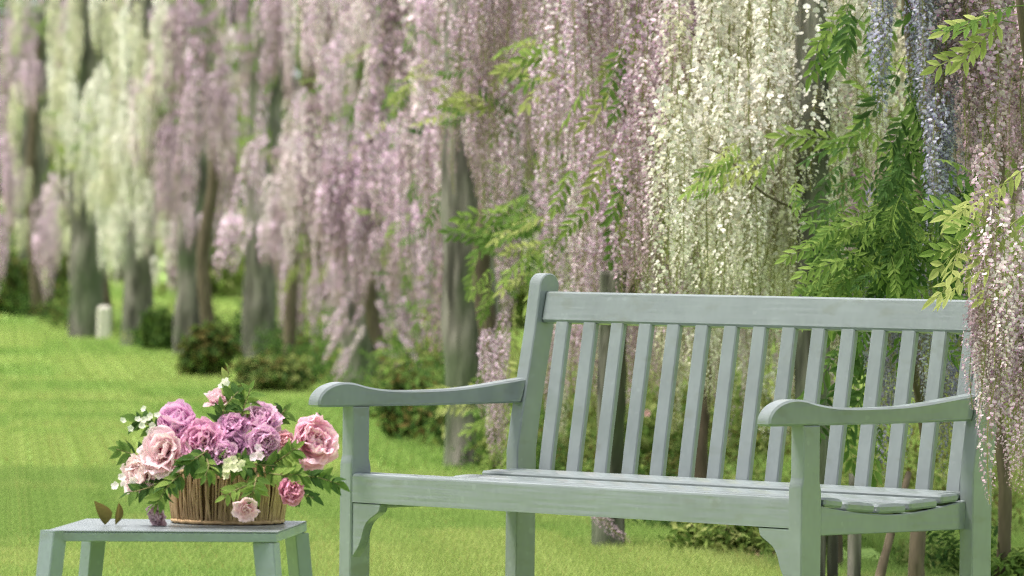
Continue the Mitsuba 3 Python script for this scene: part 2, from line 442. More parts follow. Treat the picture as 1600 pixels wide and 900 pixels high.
def peony(name, label, pos, axis, R, inner, outer, open_=1.0, rings=None, seed=0, heart=None, group=None, category='flower'):
    k = thing(name, label, category, group)
    r = np.random.default_rng(seed)
    A = face_to(axis)
    rings = rings or [(8, 1.0, .52, 8, 48, .25), (8, .92, .46, 28, 80, .30), (9, .74, .38, 50, 104, .35), (8, .55, .30, 66, 118, .40)]
    for ri, (n, L, W, p0, p1, ruf) in enumerate(rings):
        var = []
        for q in range(3):
            m, col = petal_mesh(R * L * r.uniform(.84, 1.12), R * W, p0 * open_ + r.normal(0, 4) + (1 - open_) * 35, p1 + r.normal(0, 8) + (1 - open_) * 28, .35, ruf, seed * 31 + ri * 7 + q, inner, outer)
            var.append(mikit.ply(m, 'blossom', smooth=True, color=col))
        for i in range(n):
            ang = 2 * math.pi * (i + .5 * ri + r.uniform(-.15, .15)) / n
            M = A @ rot([0, 0, 1], ang) @ rot([0, 1, 0], r.normal(0, .20)) @ rot([1, 0, 0], r.normal(0, .16))
            part(k, 'petal', {**var[i % 3], 'to_world': mat4(M, np.asarray(pos) + A[:, 2] * (.02 * R * ri))})
    if heart is not None:
        ms, cols = [], []
        for i in range(26):
            ang, tl = r.uniform(0, 6.28), r.uniform(0, .5)
            d = np.array([math.sin(tl) * math.cos(ang), math.sin(tl) * math.sin(ang), math.cos(tl)])
            ms.append(tube([d * .05 * R, d * R * r.uniform(.30, .42)], [.03 * R, .045 * R], 5))
        m = cat(ms); m.vertices = m.vertices @ A.T + pos
        part(k, 'stamens', mikit.ply(m, 'blossom', color=np.tile(heart, (len(m.vertices), 1))))
    return k


PX = 12.25 / F
def bq(px, py, dd=0.0): return at(px, py, 12.25 + dd)
OPEN_ = [(7, 1.0, .62, 0, 42, .42), (8, .95, .56, 22, 66, .5), (8, .80, .46, 40, 84, .6), (9, .62, .36, 56, 100, .7), (7, .45, .30, 70, 116, .8)]
peony('peony', 'large lilac pink cupped peony at the upper left of the bouquet', bq(284, 668, -.02), (-.30, -.70, .60), 46 * PX, (.62, .30, .52), (.82, .58, .76), .62, seed=3,
      rings=[(7, 1.0, .66, 18, 62, .22), (7, .95, .60, 36, 84, .25), (7, .82, .50, 52, 98, .35), (6, .6, .40, 66, 112, .5)])
peony('peony', 'deep mauve ruffled peony at the centre of the bouquet, below the lilac one', bq(318, 692, -.065), (-.05, -.93, .35), 41 * PX, (.54, .22, .42), (.80, .50, .66), 1.0, seed=8, rings=OPEN_)
peony('peony', 'pale blush peony with dark red heart at the left of the bouquet', bq(262, 708, -.07), (-.40, -.85, .32), 45 * PX, (.64, .38, .44), (.88, .74, .78), 1.1, seed=14, heart=(.30, .02, .06),
      rings=[(7, 1.0, .62, 4, 36, .45), (7, .85, .52, 24, 62, .5), (5, .6, .40, 50, 90, .5)])
peony('peony', 'cream pink peony drooping low over the left basket edge', bq(226, 744, -.03), (-.70, -.68, .05), 40 * PX, (.70, .50, .52), (.90, .78, .79), .95, seed=19, rings=OPEN_[:4])
peony('peony', 'mauve pink peony at the upper right of the bouquet', bq(408, 662, -.01), (.10, -.75, .62), 38 * PX, (.58, .28, .50), (.80, .58, .72), .95, seed=23, rings=OPEN_)
peony('peony', 'smaller purple mauve peony under the upper right mauve pink one', bq(412, 692, -.06), (.18, -.95, .12), 35 * PX, (.50, .24, .44), (.76, .52, .68), .95, seed=29, rings=OPEN_)
peony('peony', 'big fluffy light pink peony at the right side of the bouquet', bq(484, 694, -.03), (.48, -.86, .20), 50 * PX, (.70, .32, .46), (.90, .66, .76), 1.05, seed=33, rings=OPEN_)
peony('peony', 'small pale pink blossom hanging over the front of the basket', bq(384, 793, -.155), (.05, -.85, -.45), 23 * PX, (.72, .42, .50), (.86, .70, .74), 1.1, seed=37, rings=[(7, 1., .48, 5, 35, .35), (7, .75, .40, 30, 60, .4), (6, .5, .3, 50, 90, .5)])
peony('peony', 'deep pink bud opening at the right rim of the basket', bq(452, 768, -.13), (.35, -.9, .25), 24 * PX, (.52, .13, .28), (.76, .40, .54), .8, seed=41, rings=OPEN_[:4])
peony('peony', 'dusty mauve flower resting on the table behind the basket left side', bq(249, 803, -.02), (-.65, -.6, -.5), 22 * PX, (.56, .36, .42), (.74, .58, .64), .95, seed=43, rings=OPEN_[:4])
peony('peony', 'small lilac flower tucked between the deep mauve and upper right peonies', bq(366, 668, -.03), (.0, -.85, .5), 26 * PX, (.52, .24, .46), (.76, .50, .68), .95, seed=51, rings=OPEN_[:4])
peony('peony', 'pale lilac flower below the deep mauve peony near the rim', bq(352, 712, -.09), (-.1, -.95, .1), 25 * PX, (.50, .22, .44), (.78, .54, .70), 1.0, seed=53, rings=OPEN_[:4])
peony('peony', 'salmon pink bud left of the big light pink peony', bq(444, 690, -.03), (.2, -.9, .3), 19 * PX, (.62, .30, .34), (.82, .58, .60), .7, seed=55, rings=OPEN_[:3])
peony('peony', 'dark purple flower head deep in the middle of the bouquet', bq(364, 700, -.05), (.02, -.9, .3), 30 * PX, (.34, .14, .30), (.58, .36, .52), 1.0, seed=47, rings=OPEN_[:4])
peony('peony', 'pale pink petals peeping out near the top of the bouquet', bq(340, 630, .02), (.0, -.5, .85), 26 * PX, (.70, .46, .54), (.86, .70, .74), .7, seed=49)


def blade_leaf(L, W, fold, droop, seed, c0, c1):
    n = 6; t = np.linspace(0, 1, n)
    w = W * np.sin(np.pi * t ** .85) ** .9; w[0] = W * .06; w[-1] = 0
    x = L * t; z = -droop * L * t ** 2
    P, col = [], []
    for i in range(n):
        for u in (-1, 0, 1):
            P.append([x[i] - .02 * L * abs(u), u * w[i], z[i] + fold * abs(u) * w[i]])
            k = .5 + .5 * (u != 0) * t[i]
            col.append(np.asarray(c0) * (1 - k) + np.asarray(c1) * k)
    f = []
    for i in range(n - 1):
        for j in range(2):
            a = i * 3 + j; f += [[a, a + 1, a + 4], [a, a + 4, a + 3]]
    return mesh(P, f), np.array(col)


LEAFC = {'dark': ((.035, .07, .02), (.065, .13, .04)), 'mid': ((.065, .125, .03), (.135, .225, .058)), 'bright': ((.12, .20, .045), (.24, .34, .09)), 'young': ((.20, .25, .07), (.36, .41, .15)),
         'brown': ((.085, .105, .025), (.125, .095, .035))}
BLEAF = {}
for c in LEAFC:
    for q in range(3):
        m, col = blade_leaf(1.0, .19 + .035 * q, .35, .12 + .15 * q, q, *LEAFC[c])
        BLEAF[c, q] = mikit.ply(m, 'leaf_skin', smooth=True, color=col)
rl = np.random.default_rng(21)


def frame_along(d, upish=(0, 0, 1)):
    d = np.asarray(d, float); d = d / np.linalg.norm(d)
    y = np.cross(upish, d); y = y / max(np.linalg.norm(y), 1e-6); z = np.cross(d, y)
    return np.stack([d, y, z], 1)


def sprig(label, pts, n, size, tone, name='leafy_sprig', tip=True):
    n, size = int(n * 1.6), size * .74
    """A stem through the points with single leaves on alternate sides."""
    k = thing(name, label, 'foliage', None)
    path = spline(pts, 6)
    part(k, 'stem', mikit.ply(tube(path, np.linspace(.0022, .0011, len(path)), 5), 'twig', smooth=True))
    tones = tone.split()
    for i in range(n):
        t = .18 + .82 * (i + .3) / n
        j = min(int(t * (len(path) - 1)), len(path) - 2)
        p = path[j]; d = path[j + 1] - path[j]; d /= np.linalg.norm(d)
        side = (1 if i % 2 else -1)
        F_ = frame_along(d, (0, -1, .35))
        w = d * rl.uniform(.35, .9) + F_[:, 1] * side * rl.uniform(.5, 1.0) + np.array([0, -1, .15]) * rl.uniform(-.25, .45) + np.array([0, 0, -.25]) * rl.random()
        if i == n - 1 and tip: w = d
        M = frame_along(w, (rl.normal(0, .35), -1, .6)) @ rot([1, 0, 0], rl.normal(0, .5))
        part(k, 'leaf', {**BLEAF[tones[rl.integers(len(tones))], int(rl.integers(3))], 'to_world': mat4(M, p, size * rl.uniform(.7, 1.15))})
    return k


def SP_(*q): return [bq(x, y, dd) for x, y, dd in q]
S = 1.0
sprig('upright yellow green sprig at the very top of the bouquet', SP_((352, 680, 0), (354, 630, 0), (357, 572, 0)), 9, .034, 'young bright')
sprig('dark narrow leaves between the lilac and mauve pink peonies', SP_((340, 690, 0), (350, 640, -.03), (372, 612, -.02)), 12, .05, 'dark mid')
sprig('long leaves leaning right at the bouquet top', SP_((360, 690, 0), (378, 645, -.02), (392, 606, -.02)), 11, .048, 'mid bright')
sprig('dark leaves at the upper left edge of the bouquet', SP_((290, 700, .04), (240, 668, .0), (210, 655, -.02)), 12, .046, 'dark mid')
sprig('leafy stem reaching far left of the bouquet', SP_((270, 730, .02), (225, 715, -.01), (182, 702, -.03)), 11, .05, 'dark mid')
sprig('stem of leaves drooping at the left rim of the basket', SP_((290, 735, -.08), (262, 760, -.13), (244, 792, -.14)), 13, .045, 'dark mid bright')
sprig('thin sprig hanging left towards the table', SP_((280, 740, -.05), (232, 762, -.08), (202, 770, -.09)), 10, .042, 'mid dark')
sprig('broad leaves over the left front rim of the basket', SP_((330, 700, -.09), (306, 716, -.14), (282, 730, -.15)), 10, .050, 'mid dark')
sprig('leaves over the front rim below the deep mauve peony', SP_((320, 710, -.1), (326, 728, -.14), (320, 744, -.155)), 8, .042, 'mid bright')
sprig('bright leaf group hanging over the middle of the basket front', SP_((402, 735, -.1), (398, 758, -.155), (392, 776, -.165)), 7, .046, 'bright mid')
sprig('small bright leaves beside the hanging pink blossom', SP_((400, 755, -.12), (370, 765, -.155), (350, 776, -.165)), 6, .04, 'bright')
sprig('leaves between the middle and the big right peony', SP_((420, 730, -.05), (446, 712, -.1), (462, 700, -.11)), 11, .044, 'bright mid')
sprig('bright leaves under the big right peony', SP_((410, 738, -.08), (440, 742, -.13), (470, 742, -.13)), 13, .044, 'bright mid')
sprig('dark stem trailing right past the bench leg', SP_((450, 745, -.08), (490, 745, -.1), (531, 757, -.1)), 13, .046, 'dark mid')
sprig('short dark sprig under the deep pink bud', SP_((440, 750, -.09), (462, 768, -.11), (490, 778, -.11)), 9, .042, 'dark')
sprig('dark leaves at the upper right of the bouquet', SP_((400, 700, .03), (430, 660, .02), (446, 640, .0)), 10, .044, 'dark mid')
sprig('leaves in the middle below the dark purple head', SP_((370, 725, -.03), (372, 716, -.1), (386, 732, -.13)), 9, .045, 'mid dark')
sprig('dark leaves behind the big right peony', SP_((440, 720, .03), (480, 680, .03), (506, 660, .03)), 9, .045, 'dark mid')
sprig('dark leaves filling the bouquet heart above the rim', SP_((300, 726, -.06), (350, 722, -.11), (430, 728, -.1)), 22, .05, 'dark mid')
sprig('dark leaves in the shade of the back rim', SP_((300, 720, .05), (350, 690, .06), (430, 715, .05)), 22, .055, 'dark')

# white filler blossom
def filler(label, px, py, dd, n, spread, size, col):
    k = thing('white_blossom_cluster', label, 'flower')
    m0 = []
    for i in range(n):
        p = bq(px + rl.normal(0, spread), py + rl.normal(0, spread * .8), dd - rl.uniform(0, .03))
        A = face_to((rl.normal(0, .5), -1, rl.normal(.3, .4)))
        m, c = petal_mesh(size, size * .45, 15, 45, .3, .2, int(rl.integers(900)), np.array(col) * .8, col, 4, 4)
        ms, cs = [], []
        for q in range(5):
            w = m.copy(); w.vertices = w.vertices @ (A @ rot([0, 0, 1], q * 1.2566)).T + p; ms.append(w); cs.append(c)
        part(k, 'blossom', mikit.ply(cat(ms), 'blossom', smooth=True, color=np.vstack(cs)))
filler('cream white small blossoms at the centre of the bouquet front', 362, 728, -.12, 10, 11, .0115, (.70, .72, .50))
filler('white small blossoms at the upper left of the bouquet', 222, 662, -.03, 14, 14, .0085, (.70, .74, .62))
filler('white small blossoms at the far left over the table', 198, 748, -.05, 8, 11, .0105, (.84, .80, .76))
filler('single white blossom by the bouquet top sprig', 353, 598, .0, 4, 5, .009, (.84, .86, .76))
filler('pale blossoms under the mauve pink peony', 408, 708, -.11, 6, 8, .011, (.78, .66, .74))
for (px, py, a, lab) in ((160, 799, -1.25, 'brownish green fallen leaf standing on the table, left of a second one'), (176, 795, -1.45, 'brownish green fallen leaf standing on the table, nearer the basket')):
    k = thing('fallen_leaf', lab, 'leaf')
    m, col = blade_leaf(.054, .0175, .9, .38 if px < 170 else -.3, 1, *LEAFC['brown'])
    p0 = at(px + 4, py + 15, 12.2); p0[2] = ZT + .003
    d = at(px - 8 if px < 170 else px - 2, py - 28, 12.2) - p0
    scene[k] = {**mikit.ply(m, 'leaf_skin', smooth=True, color=col), 'to_world': mat4(frame_along(d, (.7, -1, .1) if px < 170 else (3.0, -.8, .3)), p0, 1.0 if px < 170 else .85)}

# ------------------------------------------------------------------ wisteria: racemes, compound leaves
PAL_ = {  # banner, banner light, keel, bud
    'pink':  ((.68, .52, .66), (.92, .84, .92), (.44, .24, .40), (.40, .24, .31)),
    'blush': ((.78, .66, .72), (.95, .91, .93), (.56, .36, .48), (.46, .30, .36)),
    'mauve': ((.50, .38, .47), (.78, .67, .76), (.32, .18, .28), (.30, .19, .20)),
    'dusk':  ((.36, .27, .32), (.58, .46, .52), (.24, .14, .18), (.22, .15, .12)),
    'white': ((.86, .85, .76), (.96, .96, .92), (.84, .82, .72), (.68, .67, .52)),
    'cream': ((.66, .65, .50), (.88, .87, .74), (.50, .51, .32), (.40, .42, .20)),
    'blue':  ((.40, .42, .57), (.70, .71, .80), (.22, .20, .38), (.20, .20, .26)),
    'violet': ((.26, .25, .38), (.44, .44, .56), (.14, .12, .25), (.13, .12, .16)),
}


def raceme_mesh(L, n, pal, seed, size=.0215, coarse=False, R0=.046):
    r = np.random.default_rng(seed)
    b0, b1, kc, bud = map(np.array, PAL_[pal])
    t = (np.arange(n) + r.uniform(-.4, .4, n)) / n; t = np.clip(t, 0, 1)
    bend = r.normal(0, .02, 2)
    ax = np.stack([bend[0] * np.sin(t * 2.2) + .006 * np.sin(t * 9 + seed), bend[1] * np.sin(t * 2.2), -t * L], 1)
    ang = np.arange(n) * 2.399963 + r.normal(0, .35, n)
    R = R0 * np.minimum(1, .45 + t / .22) * (1 - t) ** .62 + .007
    R = R * r.uniform(.75, 1.12, n)
    o = np.stack([np.cos(ang), np.sin(ang), 0 * ang], 1); tg = np.stack([-np.sin(ang), np.cos(ang), 0 * ang], 1)
    c = ax + o * R[:, None] + np.array([0, 0, 1]) * (-.15 * R)[:, None]
    s = size * (1 - .55 * t ** 1.5) * r.uniform(.8, 1.15, n) * np.where(t > .88, .55, 1)
    el = r.normal(.15, .45, n)                                     # nod of each floret
    fw = o * np.cos(el)[:, None] + np.array([0, 0, 1.0]) * np.sin(el)[:, None]
    yw = r.normal(0, .5, n)
    fw = fw * np.cos(yw)[:, None] + tg * np.sin(yw)[:, None]
    upd = np.array([0, 0, 1.0]) - fw * fw[:, 2:]; upd /= np.linalg.norm(upd, axis=1, keepdims=True)
    sd = np.cross(fw, upd)
    if coarse:
        tmpl = np.array([[-.55, .1, -.1], [.55, .1, -.1], [0, .75, .12], [0, -.75, .30]]); tri = [[0, 1, 2], [1, 0, 3]]
        shade = np.array([.5, .5, .9, -1.0])
    else:
        tmpl = np.array([[0, .02, .0], [-.52, .12, .10], [-.46, .55, .02], [0, .80, -.10], [.46, .55, .02], [.52, .12, .10],
                         [0, -.05, .08], [-.26, -.30, .34], [0, -.62, .52], [.26, -.30, .34]])
        tri = [[0, 2, 1], [0, 3, 2], [0, 4, 3], [0, 5, 4], [6, 7, 8], [6, 8, 9]]
        shade = np.array([.25, .7, .9, 1, .9, .7, -.6, -1, -.8, -1])
    m = len(tmpl)
    V = (c[:, None] + (sd[:, None] * tmpl[None, :, :1] + upd[:, None] * tmpl[None, :, 1:2] + fw[:, None] * tmpl[None, :, 2:]) * s[:, None, None])
    Fc = (np.array(tri)[None] + (np.arange(n) * m)[:, None, None]).reshape(-1, 3)
    w = np.clip(shade, 0, 1)[None, :, None]; kk = (shade < 0)[None, :, None]
    jit = r.uniform(.55, 1.12, (n, 1, 1)); hue = r.random((n, 1, 1)) ** 1.2
    base = (b0 * (1 - w) + (b0 * (1 - hue) + b1 * hue) * w)
    col = np.where(kk, kc * np.ones((n, m, 3)), base) * jit
    tt = np.clip((t - .62) / .38, 0, 1)[:, None, None] ** 1.3
    col = np.clip(col * (1 - .65 * tt) + bud * .65 * tt, 0, .95)
    st = tube(np.vstack([ax[0] + [0, 0, .06], ax[::max(1, n // 8)], ax[-1]]), .0018, 3)
    sc = np.tile([.22, .25, .09], (len(st.vertices), 1))
    # pedicels
    if not coarse:
        q = np.arange(0, n)
        a = ax[q] + [0, 0, .008]; bpt = c[q]
        pv = np.stack([a, a + [0, 0, -.002], bpt], 1).reshape(-1, 3); pf = np.arange(len(q) * 3).reshape(-1, 3)
        M = cat([mesh(V.reshape(-1, 3), Fc), st, mesh(pv, pf)])
        return M, np.vstack([col.reshape(-1, 3), sc, np.tile([.28, .24, .14], (len(pv), 1))])
    return cat([mesh(V.reshape(-1, 3), Fc), st]), np.vstack([col.reshape(-1, 3), sc])


RAC = {}
for pi, pal in enumerate(PAL_):
    for q in range(5):
        L = (.30, .46, .60, .78, .52)[q]
        for coarse in (False, True):
            n = int(L * (330 if not coarse else 150))
            m, col = raceme_mesh(L, n, pal, pi * 17 + q, .0182 if not coarse else .034, coarse)
            gk = f'raceme_group_{pal}_{q}_{"far" if coarse else "near"}'
            scene[gk] = {'type': 'shapegroup', 'florets': mikit.ply(m, 'blossom', color=col)}
            RAC[pal, q, coarse] = (gk, L)


def compound_leaf(tone, seed):
    r = np.random.default_rng(seed)
    c0, c1 = map(np.array, LEAFC[tone])
    Lr = .24; n = 6
    x = lambda t: np.array([Lr * t * (1 - .12 * t), 0, -.28 * Lr * t ** 2])
    P, f, col = [], [], []

    def leaflet(p, d, L, W, nrm):
        y = np.cross(nrm, d); y /= np.linalg.norm(y)
        o = len(P)
        dz = np.array([0, 0, -1.0])
        pts = [p, p + d * L * .4 + y * W, p + d * L * .4 - y * W, p + d * L * .45 + nrm * -W * .35, p + d * L + dz * L * .22, p + d * L * .75 + y * W * .7 + dz * L * .1, p + d * L * .75 - y * W * .7 + dz * L * .1]
        P.extend(pts)
        f.extend([[o, o + 1, o + 3], [o, o + 3, o + 2], [o + 1, o + 5, o + 3], [o + 3, o + 5, o + 4], [o + 3, o + 4, o + 6], [o + 3, o + 6, o + 2]])
        k = r.uniform(.0, 1.0)
        c = c0 * (1 - k) + c1 * k
        col.extend([c * .8, c * 1.05, c * 1.05, c * .85, c * 1.1, c * 1.1, c * 1.1])
    for i in range(1, n + 1):
        t = i / (n + .6); p = x(t)
        for s in (-1, 1):
            d = np.array([.6 + .1 * t + r.normal(0, .12), s * .75, -.38 + r.normal(0, .25)]); d /= np.linalg.norm(d)
            leaflet(p, d, (.070 - .03 * abs(t - .45)) * r.uniform(.7, 1.15), .0105, np.array([r.normal(0, .15), -s * .12 + r.normal(0, .15), 1.0]))
    leaflet(x(.97), np.array([.96, 0, -.28]), .062, .013, np.array([0, 0, 1.0]))
    st = tube([x(t) for t in np.linspace(-.12, 1, 6)], np.linspace(.0019, .001, 6), 4)
    m = cat([mesh(P, f), st])
    return m, np.clip(np.vstack([np.array(col), np.tile(c1 * .9, (len(st.vertices), 1))]), 0, 1)


LEAFG = {}
for ti, tone in enumerate(('dark', 'mid', 'bright', 'young')):
    for q in range(3):
        m, col = compound_leaf(tone, ti * 5 + q)
        gk = f'leaf_group_{tone}_{q}'
        scene[gk] = {'type': 'shapegroup', 'leaflets': mikit.ply(m, 'leaf_skin', color=col)}
        LEAFG[tone, q] = gk

rw = np.random.default_rng(77)


def put_raceme(vine, px, tip, d, pal, s=None, tilt_=None, coarse=None):
    coarse = d > 27 if coarse is None else coarse
    q = int(rw.integers(5)); gk, L = RAC[pal, q, coarse]
    s = (rw.uniform(.75, 1.18)) if s is None else s
    p = at(px, tip, d); p = p + [0, 0, L * s]
    M = rot([rw.normal(), rw.normal(), 0.01], rw.normal(0, .045)) if tilt_ is None else rot([0, 1, 0], tilt_)
    if tilt_ is not None: p = at(px, tip, d) - M @ np.array([0, 0, -L * s])
    M = M @ rot([0, 0, 1], rw.uniform(0, 6.28))
    part(vine, 'raceme', {'type': 'instance', 'group': ref(gk), 'to_world': mat4(M, p, s)})


def put_leaf(vine, px, py, d, tone, s=None, ang=None):
    """ang: direction in the picture plane, degrees, 0 = to the right, 90 = up."""
    a = math.radians(rw.uniform(-80, 260) if ang is None else ang + rw.normal(0, 18))
    dv = np.array([math.cos(a), rw.normal(-.35, .5), math.sin(a) * .8])
    M = frame_along(dv, (rw.normal(0, .3), -.75 + rw.normal(0, .3), .9)) @ rot([1, 0, 0], rw.normal(0, .4))
    part(vine, 'leaf', {'type': 'instance', 'group': ref(LEAFG[tone, int(rw.integers(3))]), 'to_world': mat4(M, at(px, py, d), (rw.uniform(.55, .95) if s is None else s * .8))})


def curtain(vine, x0, x1, bot, n, pals, top=-40, back=(0.0, 1.2), reach=None):
    """Racemes whose tips lie between the lower edge bot(x) and the top; a few layers deep."""
    xs, ys = zip(*bot)
    left = n
    while left > 0:
        g = min(left, int(rw.integers(3, 8))); left -= g
        pc = rw.uniform(x0, x1)
        d0 = row_depth(pc); dc = d0 + rw.uniform(*back) * max(1.0, d0 / 24)
        b = float(np.interp(pc, xs, ys))
        tip = b + (top + 110 - b) * rw.random() ** 1.2
        first = pals[int(rw.integers(len(pals)))]
        for i in range(g):
            pal = first if rw.random() < .7 else pals[int(rw.integers(len(pals)))]
            put_raceme(vine, pc + rw.normal(0, .055 * F / d0), tip + rw.normal(0, .075 * F / d0), dc + rw.normal(0, .10), pal)


def leaves(vine, x0, x1, y0, y1, n, tones, dd=(-.25, .5), ang=None, s=None):
    for i in range(n):
        px, py = rw.uniform(x0, x1), rw.uniform(y0, y1)
        put_leaf(vine, px, py, row_depth(px) + rw.uniform(*dd), tones[int(rw.integers(len(tones)))], s, ang)


def stem_path(pts): return spline([at(x, y, d) for x, y, d in pts], 7)


def stem(vine, pts, r, name='stem', bump=.25):
    p = stem_path(pts)
    part(vine, name, mikit.ply(tube(p, np.linspace(r, r * .6, len(p)), 9, bump, len(pts)), 'vine_wood', smooth=True))


def vine(label): return thing('wisteria_vine', label, 'wisteria', 'wisteria vines trained along the posts')


# --- nearest vine: pink spray in front of the far end of the bench
v = vine('pale pink wisteria hanging in front of the far end of the bench')
for i in range(52):
    px = rw.uniform(1526, 1655); d = rw.uniform(13.35, 13.85)
    put_raceme(v, px, rw.uniform(540, 690) if px < 1562 else rw.uniform(580, 800) if i % 4 else rw.uniform(500, 880), d, ['pink', 'mauve', 'pink', 'blush', 'dusk'][i % 5], rw.uniform(.5, .72))
for i in range(4): put_raceme(v, 1520 + 8 * i, 560 + 40 * i, 13.6, 'pink', .6)
for i in range(9): put_leaf(v, rw.uniform(1550, 1640), rw.uniform(250, 440), rw.uniform(13.4, 13.9), ['young', 'bright'][i % 2], .9, 200)
for (x, y, a) in ((1545, 345, 205), (1560, 400, 190), (1590, 320, 170), (1575, 285, 190), (1520, 360, 235)): put_leaf(v, x, y, 13.7, 'young', 1.0, a)
stem(v, [(1680, 900, 14.2), (1660, 600, 14.1), (1640, 300, 14.0), (1600, 60, 13.9), (1590, -60, 13.9)], .014)
for i in range(5): put_leaf(v, rw.uniform(1530, 1640), rw.uniform(0, 60), 13.8, ['young', 'mid'][i % 2], .9, 200)

# --- dusty pink vine at the upper right
v = vine('dusty pink wisteria at the upper right corner, behind the blue racemes')
curtain(v, 1490, 1640, [(1490, 330), (1640, 400)], 46, ['mauve', 'pink', 'blush', 'dusk', 'mauve'], back=(-.6, .6))
curtain(v, 1360, 1640, [(1360, 420), (1640, 560)], 26, ['mauve', 'cream'], back=(1.2, 2.6))
stem(v, [(1560, 1000, 16.6), (1570, 760, 16.6), (1540, 500, 16.6), (1565, 200, 16.6), (1530, -60, 16.6)], .022)
leaves(v, 1480, 1640, -20, 120, 10, ['mid', 'bright', 'dark'])

# --- blue violet vine
v = vine('blue violet wisteria with long slender racemes above the bench back')
for (x, y) in ((1474, 378), (1470, 372), (1476, 366), (1474, 372), (1470, 300), (1462, 235), (1456, 180), (1448, 120), (1442, 60), (1434, 20), (1466, 340), (1478, 350), (1464, 280), (1450, 205), (1444, 150), (1458, 90), (1430, 70), (1440, 30), (1380, 178), (1374, 110), (1386, 60), (1500, 90)):
    [put_raceme(v, x + rw.normal(0, 6), y + rw.normal(0, 12), 15.75 + rw.uniform(-.08, .08), 'blue', .68) for q in range(2)]
for i in range(36): put_raceme(v, rw.uniform(1350, 1500), rw.uniform(560, 765), rw.uniform(15.9, 16.6), ['violet', 'violet', 'blue'][i % 3], .7)
stem(v, [(1440, 1010, 16.4), (1432, 860, 16.4), (1450, 700, 16.5), (1425, 500, 16.4), (1440, 250, 16.4), (1410, -60, 16.3)], .026)
stem(v, [(1350, 1010, 16.1), (1385, 860, 16.2), (1420, 740, 16.4)], .016, 'root')
# green foliage hub
for i in range(185):
    px = rw.normal(1408, 52); py = 358 + rw.normal(0, 60)
    px = min(max(px, 1318), 1496)
    put_leaf(v, px, py, rw.uniform(15.5, 16.3), ['mid', 'bright', 'dark', 'mid', 'dark'][i % 5], rw.uniform(.5, .85), 205 if px < 1350 else (330 if px > 1430 else 270))
for i in range(16): put_leaf(v, rw.uniform(1305, 1375), rw.uniform(400, 460), rw.uniform(15.5, 16.0), ['bright', 'mid'][i % 2], None, 215)
for i in range(80): put_leaf(v, rw.uniform(1300, 1480), rw.uniform(320, 448), rw.uniform(15.5, 16.1), ['mid', 'bright', 'mid', 'bright', 'dark'][i % 5], rw.uniform(.5, .85), [205, 180, 230, 320][i % 4])
for i in range(10): put_leaf(v, rw.uniform(1300, 1420), rw.uniform(-20, 35), rw.uniform(15.7, 16.6), ['mid', 'dark', 'bright'][i % 3], None, 260)
for i in range(16): put_leaf(v, rw.uniform(1395, 1440), rw.uniform(80, 230), rw.uniform(15.9, 16.3), ['dark', 'mid'][i % 2], None, 270)
for i in range(10): put_leaf(v, rw.uniform(1290, 1370), rw.uniform(500, 640), rw.uniform(16.1, 16.6), ['dark', 'mid'][i % 2], None, 270)

# --- white vine
v = vine('cream white wisteria curtain above the middle of the bench back')
W_B = [(1030, 440), (1060, 470), (1110, 455), (1150, 470), (1200, 430), (1240, 500), (1290, 420)]
curtain(v, 1036, 1252, W_B, 230, ['white', 'white', 'white', 'cream'], top=-60, back=(-.9, .6))
curtain(v, 1040, 1250, [(1040, 600), (1250, 580)], 44, ['cream', 'white', 'white'], top=300, back=(.5, 1.4))
curtain(v, 1285, 1350, [(1285, 330), (1350, 330)], 26, ['cream', 'white'], back=(-.2, .8))
stem(v, [(1312, 1000, 17.9), (1306, 800, 17.9), (1275, 560, 17.85), (1282, 300, 17.8), (1258, 80, 17.8), (1275, -60, 17.8)], .017)
part(v, 'stake', mikit.ply(tube(stem_path([(1334, 1010, 16.9), (1335, 860, 16.9), (1337, 740, 16.9)]), .021, 10, .08, 3), 'post_wood', smooth=True))
part(v, 'stake', mikit.ply(tube(stem_path([(1300, 1010, 17.0), (1301, 860, 17.0), (1302, 780, 17.0)]), .017, 10, .08, 4), 'post_wood', smooth=True))
for i in range(12): put_leaf(v, rw.uniform(1120, 1245), rw.uniform(215, 300), 16.7 + rw.uniform(-.2, .1), ['young', 'bright'][i % 2], rw.uniform(.5, .85), 200)
for i in range(60): put_raceme(v, rw.uniform(1045, 1250), rw.uniform(395, 505), row_depth(1150) - rw.uniform(.2, 1.2), ['white', 'white', 'cream'][i % 3])
for i in range(34): put_raceme(v, rw.uniform(1040, 1262), rw.uniform(545, 660), row_depth(1150) + rw.uniform(.2, 1.5), ['white', 'cream', 'blush'][i % 3], rw.uniform(.6, .9))
stem(v, [(1250, 330, 17.0), (1190, 300, 16.8), (1140, 250, 16.8), (1105, 232, 16.8)], .004, 'branch')
leaves(v, 1320, 1370, 60, 240, 6, ['bright', 'mid'], (-.4, .1))

